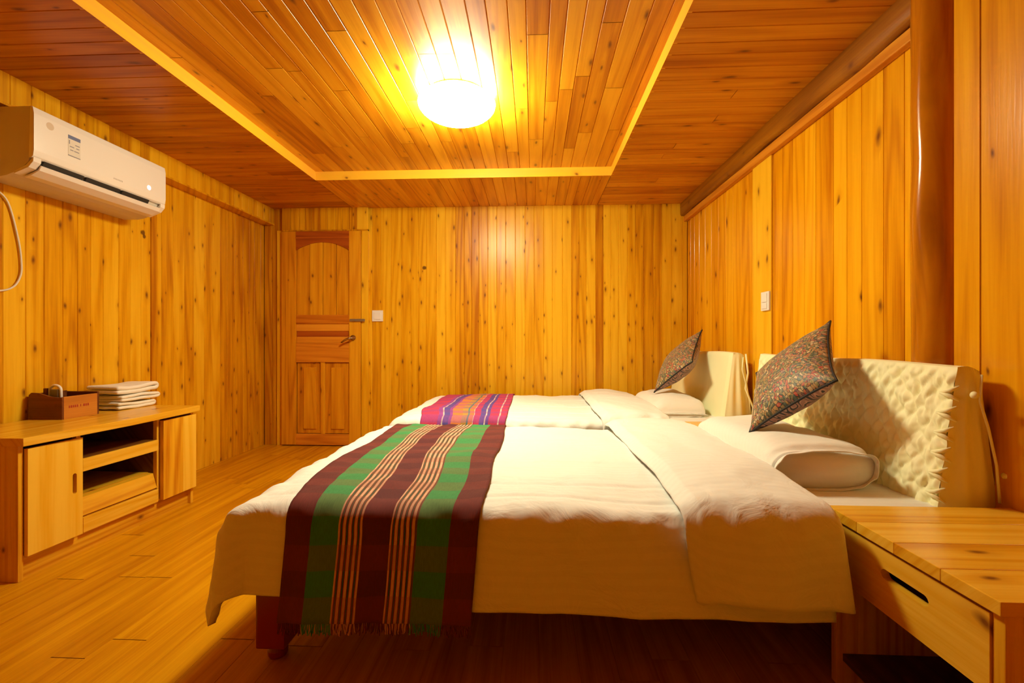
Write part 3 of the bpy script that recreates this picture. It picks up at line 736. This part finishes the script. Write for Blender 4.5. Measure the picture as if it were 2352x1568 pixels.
# ------------------------------------------------------------------ furniture
def slot(cx, cy, cz, w_, h_, plane, n=8):
    pts = []
    for k in range(2*n):
        a = PI*(k % n)/(n-1) + (0 if k < n else PI)
        if w_ >= h_:
            r = h_/2; s = (w_/2 - r) * (1 if k < n else -1); p = (s + r*math.sin(a), r*math.cos(a)) if k < n else (s + r*math.sin(a), r*math.cos(a))
        else:
            r = w_/2; s = (h_/2 - r) * (1 if k < n else -1); p = (r*math.cos(a), s + r*math.sin(a))
        pts.append((cx, cy+p[0], cz+p[1]))
    return pts

def make_nightstand(x0, x1, y0, y1, zt, label, full=True):
    t = thing('nightstand', ((x0+x1)/2, (y0+y1)/2, 0), label, 'nightstand', 'pine nightstands beside the beds')
    mb = MB()
    nb = 4 if full else 1
    for i in range(nb):
        ya, yb = y0 + (y1-y0)*i/nb, y0 + (y1-y0)*(i+1)/nb
        mb.box((x0, ya+.0006, zt-.028), (x1, yb-.0006, zt), bev=.0015 if 0 < i < nb-1 else .002, tone=(.75, .5, .85, .6)[i % 4])
    mb.build('top_board', W_furn['X'], t)
    for ya, yb in ((y0+.004, y0+.028), (y1-.028, y1-.004)):
        mb = MB(); mb.box((x0+.012, ya, 0), (x1-.01, yb, zt-.028), tone=.45, bev=.002); mb.build('side_panel', W_furn['Z'], t)
    mb = MB(); mb.box((x1-.03, y0+.028, .02), (x1-.015, y1-.028, zt-.03), tone=.2); mb.build('back_panel', W_furnShade, t)
    mb = MB(); mb.box((x0+.03, y0+.028, .07), (x1-.03, y1-.028, .09), tone=.3); mb.build('shelf', W_furnShade, t)
    mb = MB(); xa = x0+.008; za, zb = zt-.195, zt-.037
    ya, yb = y0+.030, y1-.012
    o = [(xa, ya, za), (xa, yb, za), (xa, yb, zb), (xa, ya, zb)]
    if full: mb.holed(o, slot(xa, (ya+yb)/2-.028, zb-.060, .14, .026, 'X'), (.02, 0, 0), tone=.7)
    else: mb.box((xa, ya, za), (xa+.02, yb, zb), tone=.7)
    dr = mb.build('drawer', W_furn['Y'], t)
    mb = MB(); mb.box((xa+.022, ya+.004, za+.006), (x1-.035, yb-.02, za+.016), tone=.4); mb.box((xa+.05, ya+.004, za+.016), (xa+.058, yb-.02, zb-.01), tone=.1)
    mb.build('drawer_box', W_furnShade, dr)
    return t
make_nightstand(.872, 1.395, .895, 1.405, .513, 'pine nightstand with a slotted drawer in front of the nearer bed')
make_nightstand(.905, 1.395, 2.69, 2.91, .50, 'slim pine nightstand squeezed between the two beds', False)

# television cabinet (built square, then turned slightly)
cab = thing('low_cabinet', (-2.34, 2.26, 0), 'low pine cabinet with two doors and open middle shelves against the boarded wall', 'cabinet')
cx0, cx1 = -2.585, -2.125; c0, c1 = 1.80, 2.755; zt = .60
mb = MB()
mb.prism([(cx0, c0-.02, zt-.035), (cx1+.03, c0-.005, zt-.035), (cx1+.05, (c0+c1)/2, zt-.035), (cx1+.03, c1+.02, zt-.035), (cx0, c1+.02, zt-.035)], (0, 0, .035), tone=.6, bev=.003)
mb.build('top_board', W_furn['Y'], cab)
def side(y, z0=0.0, x1=cx1, tone=.5, name='side_panel', m='Z'):
    mb = MB(); mb.box((cx0+.005, y, z0), (x1, y+.02, zt-.035), tone=tone, bev=.002); return mb.build(name, W_furn[m], cab)
side(c0); side(c1-.02); 
for yd in (2.045, 2.495):
    mb = MB(); mb.box((cx0+.016, yd, .096), (cx1-.03, yd+.02, zt-.037), tone=.4); dv_ = mb.build('divider', W_furnShade, cab)  # body darkened in colour for interior shade; front strip keeps the plain pine
    mb = MB(); mb.box((cx1-.0298, yd, .096), (cx1-.008, yd+.02, zt-.037), tone=.6, bev=.001); mb.build('edge_strip', W_furn['Z'], dv_, label='undarkened pine front edge')

mb = MB(); mb.box((cx0+.005, c0+.02, .09), (cx0+.015, c1-.02, zt-.04), tone=.1); mb.build('back_panel', W_furnShade, cab)
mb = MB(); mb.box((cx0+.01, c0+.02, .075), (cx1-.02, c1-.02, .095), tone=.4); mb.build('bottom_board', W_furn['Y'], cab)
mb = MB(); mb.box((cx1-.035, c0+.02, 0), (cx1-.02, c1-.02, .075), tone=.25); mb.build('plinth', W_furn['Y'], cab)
mb = MB(); mb.box((cx0+.016, 2.066, .425), (cx1-.013, 2.494, .444), tone=.6); sh = mb.build('shelf', W_furnShade, cab)
mb = MB(); mb.box((cx1-.0125, 2.066, .385), (cx1+.004, 2.494, .445), tone=.8, bev=.002); mb.build('edge_strip', W_furn['Y'], sh, label='undarkened pine front edge')
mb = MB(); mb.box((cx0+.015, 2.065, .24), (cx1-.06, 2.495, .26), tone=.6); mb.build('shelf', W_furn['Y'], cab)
# bottom drawer with a sloping upper half
mb = MB(); mb.prism([(cx1-.06, 2.068, .258), (cx1-.028, 2.068, .255), (cx1-.005, 2.068, .175), (cx1-.02, 2.068, .165), (cx1-.06, 2.068, .165)], (0, .424, 0), tone=.35)
mb.box((cx1-.03, 2.068, .095), (cx1+.004, 2.492, .166), tone=.75, bev=.002); mb.build('drawer', W_furn['Y'], cab)
for ya, yb, hy in ((c0+.022, 2.052, 2.015), (2.507, c1-.002, None)):
    mb = MB(); o = [(cx1, ya, .10), (cx1, yb, .10), (cx1, yb, zt-.05), (cx1, ya, zt-.05)]
    if hy:
        mb.holed(o, slot(cx1, hy, .345, .018, .095, 'X'), (.018, 0, 0), tone=.95)
        dd = mb.build('door', W_cabdoor, cab)
        mb = MB(); mb.box((cx1-.004, hy-.02, .28), (cx1-.001, hy+.015, .41)); mb.build('finger_slot', W_furnShade, dd, label='finger slot with shade painted behind it')
    else:
        mid_ = ya + (yb-ya)*.58
        mb.box((cx1, ya, .10), (cx1+.022, mid_, zt-.05), tone=.3, bev=.001); mb.box((cx1, mid_, .10), (cx1+.022, yb, zt-.05), tone=1.0, bev=.001)
        mb.build('door', W_cabdoor, cab)
cab.rotation_euler[2] = math.radians(-1.0)

# wooden tissue box with compartments
bx0, bx1, by0, by1, bz = -2.59, -2.405, 2.225, 2.425, .60
tb = thing('tissue_box', ((bx0+bx1)/2, (by0+by1)/2, bz), 'dark brown wooden desk tidy box standing on the low cabinet', 'box')
mb = MB()
pts = [(bx0, by0, bz), (bx1, by0, bz), (bx1, by0, bz+.115), (bx1-.02, by0, bz+.112), (bx1-.07, by0, bz+.118), (bx0+.06, by0, bz+.135), (bx0+.02, by0, bz+.137), (bx0+.006, by0, bz+.125)]
mb.prism(pts, (0, .010, 0), tone=.5); mb.build('side_wall', W_box, tb)
mb = MB(); mb.box((bx0, by1-.01, bz), (bx1, by1, bz+.125), tone=.3, bev=.002); mb.build('side_wall', W_box, tb)
mb = MB(); mb.box((bx1-.010, by0+.01, bz), (bx1, by1-.01, bz+.115), tone=.7, bev=.001)
fr = mb.build('front_wall', W_boxo, tb, label='orange-brown front with red lettering')
mb = MB(); y = by0+.035
for wd in (.006, .008, .005, .007, .006, .0, .004, .0, .009, .006, .007):
    if wd: mb.box((bx1, y, bz+.055), (bx1+.0008, y+wd, bz+.068))
    y += wd + .004 if wd else .008
mb.build('lettering', M_red, fr)
mb = MB(); mb.box((bx0, by0+.01, bz), (bx0+.01, by1-.01, bz+.13), tone=.4); mb.build('back_wall', W_box, tb)
mb = MB(); mb.box((bx0+.01, by0+.01, bz), (bx1-.01, by1-.01, bz+.01), tone=.3); mb.box((bx0+.01, by0+.10, bz+.01), (bx1-.01, by0+.107, bz+.10), tone=.3); mb.build('divider', W_box, tb)
ph = thing('packet', (-2.51, 2.275, bz+.01), 'small grey and white folded packet standing in the brown desk tidy', 'packet')
mb = MB(); arch = []
for k in range(13):
    a = PI*k/12; arch.append((-2.505 - .030*math.cos(a), 2.285, bz+.145 + .025*math.sin(a)))
mb.tube([(-2.535, 2.285, bz+.012)] + arch + [(-2.470, 2.285, bz+.012)], .0065, 8); mb.build('white_rim', M_white, ph, smooth=True)
mb = MB(); mb.box((-2.527, 2.277, bz+.012), (-2.483, 2.2858, bz+.150), bev=.004); mb.build('grey_panel', M_packet, ph)
mb = MB(); mb.box((-2.565, 2.277, bz+.012), (-2.545, 2.295, bz+.155), bev=.003); o = mb.build('card_holder', W_box); origin_to(o, (-2.555, 2.285, bz+.012)); tag(o, 'narrow dark brown block standing in the desk tidy beside the grey packet', 'holder')

# towels ------------------------------------------------------------
def make_towel(z0, th, x0, x1, y0, y1, layers, seed, label):
    mb = MB(); lt = th/layers; path = []
    r = lt/2
    yA, yB_ = y0 + r, y1 - r
    for k in range(layers):
        zc_ = z0 + lt*(k+.5); seg = [(yA + (yB_-yA)*i/14, zc_) for i in range(15)]
        if k % 2: seg = seg[::-1]
        path += seg
        if k < layers-1:
            yc = yB_ if k % 2 == 0 else yA; s = 1 if k % 2 == 0 else -1
            path += [(yc + s*r*1.2*math.sin(PI*i/6), zc_ + lt*(1-math.cos(PI*i/6))/2) for i in range(1, 6)]
    n = len(path)
    def f(u, v):
        i = min(n-1, int(round(u*(n-1)))); y, z = path[i]; x = x0 + (x1-x0)*v
        k = (y-y0)/(y1-y0)
        z += .006*fbm(x*7, y*6, seed) + .006*math.sin(k*5+seed)*(z-z0)/th
        return (x + .006*noise.noise(Vector((y*9, z*30, seed))), y + .003*noise.noise(Vector((x*9, z*20, seed))), z)
    mb.grid(f, n-1, 16)
    o = mb.build('towel', M_towel, smooth=True); s = o.modifiers.new('s', 'SOLIDIFY'); s.thickness = lt*.92; s.offset = 0; sub(o, 1)
    origin_to(o, ((x0+x1)/2, (y0+y1)/2, z0)); tag(o, label, 'towel', 'folded towels stacked on the cabinet')
make_towel(.602, .040, -2.57, -2.385, 2.515, 2.78, 2, 1, 'white folded towel at the bottom of the stack on the low cabinet')
make_towel(.650, .038, -2.57, -2.375, 2.525, 2.80, 2, 5, 'white folded towel in the middle of the stack on the low cabinet')
make_towel(.694, .050, -2.575, -2.38, 2.500, 2.795, 2, 9, 'thick white folded towel on top of the stack on the low cabinet')

# air conditioner ---------------------------------------------------
ay0, ay1 = 2.035, 2.80; axb, axf = XL+.004, -2.375; az0, az1 = 1.775, 2.105
ac = thing('air_conditioner', (XL+.1, (ay0+ay1)/2, az0), 'white wall-mounted air conditioner with an energy label, high on the boarded wall', 'air conditioner')
prof = [(axb, az1), (axf+.028, az1), (axf+.020, az1-.006), (axf+.016, 1.87), (axf+.010, 1.845), (axf-.012, 1.825), (axf-.055, 1.798), (axf-.10, 1.782), (axf-.14, az0), (axb, az0)]
mb = MB(); mb.prism([(x, ay0, z) for x, z in prof], (0, ay1-ay0, 0), bev=.004); o = mb.build('casing', M_acside, ac); auto_smooth(o)
fp = [(axf+.020, az1-.003), (axf+.034, az1-.004), (axf+.040, 2.07), (axf+.040, 1.90), (axf+.036, 1.872), (axf+.026, 1.862), (axf+.014, 1.862)]
mb = MB(); mb.prism([(x, ay0-.002, z) for x, z in fp], (0, ay1-ay0+.004, 0), bev=.003); o = mb.build('front_panel', M_ac, ac); auto_smooth(o)
mb = MB()
segs_ = [(ay0+.05, ay0+.245), (ay0+.26, ay0+.455), (ay0+.47, ay0+.65)]
for a_, b_ in segs_:
    mb.prism([(axf+.034, a_, 1.862), (axf+.022, a_, 1.862), (axf+.006, a_, 1.832), (axf+.022, a_, 1.838)], (0, b_-a_, 0))
mb.build('air_outlet', M_dark, ac, label='dark air outlet slots')
fl = [(axf+.030, 1.838), (axf+.018, 1.818), (axf-.022, 1.800), (axf-.052, 1.790), (axf-.050, 1.784), (axf-.018, 1.792), (axf+.024, 1.814), (axf+.036, 1.834)]
mb = MB(); mb.prism([(x, ay0+.035, z) for x, z in fl], (0, ay1-ay0-.07, 0), bev=.001); mb.build('louver', M_ac, ac)
for ye in (ay0, ay1-.034):
    mb = MB(); mb.prism([(axf+.036, ye, 1.866), (axf+.034, ye, 1.845), (axf+.01, ye, 1.818), (axf-.06, ye, 1.79), (axf-.06, ye, 1.80), (axf+.0, ye, 1.83)], (0, .034, 0)); mb.build('end_cap', M_ac, ac)
ly = 2.19; lx = axf+.040
mb = MB(); mb.box((lx, ly, 1.935), (lx+.001, ly+.062, 2.040)); lab = mb.build('energy_label', M_label, ac, label='small white and blue energy label')
mb = MB(); mb.box((lx+.001, ly, 2.022), (lx+.0014, ly+.062, 2.040)); mb.build('label_header', M_blue, lab)
mb = MB()
for k, (ya_, yb_, z_) in enumerate(((.004, .008, 1.995), (.035, .058, 1.997), (.04, .056, 1.982), (.008, .03, 1.982), (.03, .055, 1.965), (.01, .026, 1.965), (.0, .062, 1.936))):
    mb.box((lx+.001, ly+ya_, z_), (lx+.0014, ly+yb_, z_+(.02 if k == 0 else .004)))
mb.build('label_print', M_grey, lab)
mb = MB(); mb.lathe([(.018, 0), (.017, .0006)], (lx, 2.105, 2.04), 'X', 20); mb.build('round_sticker', plain('sticker_pale', (.66, .55, .42), .5), ac)
mb = MB(); mb.lathe([(.014, 0), (.013, .0012)], (lx, 2.675, 1.935), 'X', 24); mb.build('display', M_led, ac, label='small lit round display')
mb = MB()
for k in range(7): mb.box((lx, 2.44+k*.0085, 1.905), (lx+.0006, 2.445+k*.0085, 1.913))
mb.build('lettering', plain('faint_print', (.55, .5, .44), .5), ac)
# mains cable
cb = []
ctrl = [(-2.49, 2.022, 1.85), (-2.535, 2.015, 1.79), (-2.585, 2.07, 1.745), (-2.60, 2.145, 1.69), (-2.60, 2.19, 1.52), (-2.60, 2.205, 1.40), (-2.60, 2.20, 1.33), (-2.60, 2.165, 1.27), (-2.60, 2.09, 1.245), (-2.60, 1.95, 1.25)]
for i in range(len(ctrl)-1):
    p0, p1, p2, p3 = (Vector(ctrl[max(0, min(len(ctrl)-1, i+k))]) for k in (-1, 0, 1, 2))
    for s in range(6):
        t = s/6; cb.append(.5*((2*p1) + (p2-p0)*t + (2*p0-5*p1+4*p2-p3)*t*t + (3*p1-p0-3*p2+p3)*t**3))
mb = MB(); mb.tube(cb, .0045, 8); o = mb.build('power_cable', M_cable, smooth=True); origin_to(o, (-2.6, 2.1, 1.2)); tag(o, 'thin white power cable hanging in a curve below the air conditioner', 'cable')
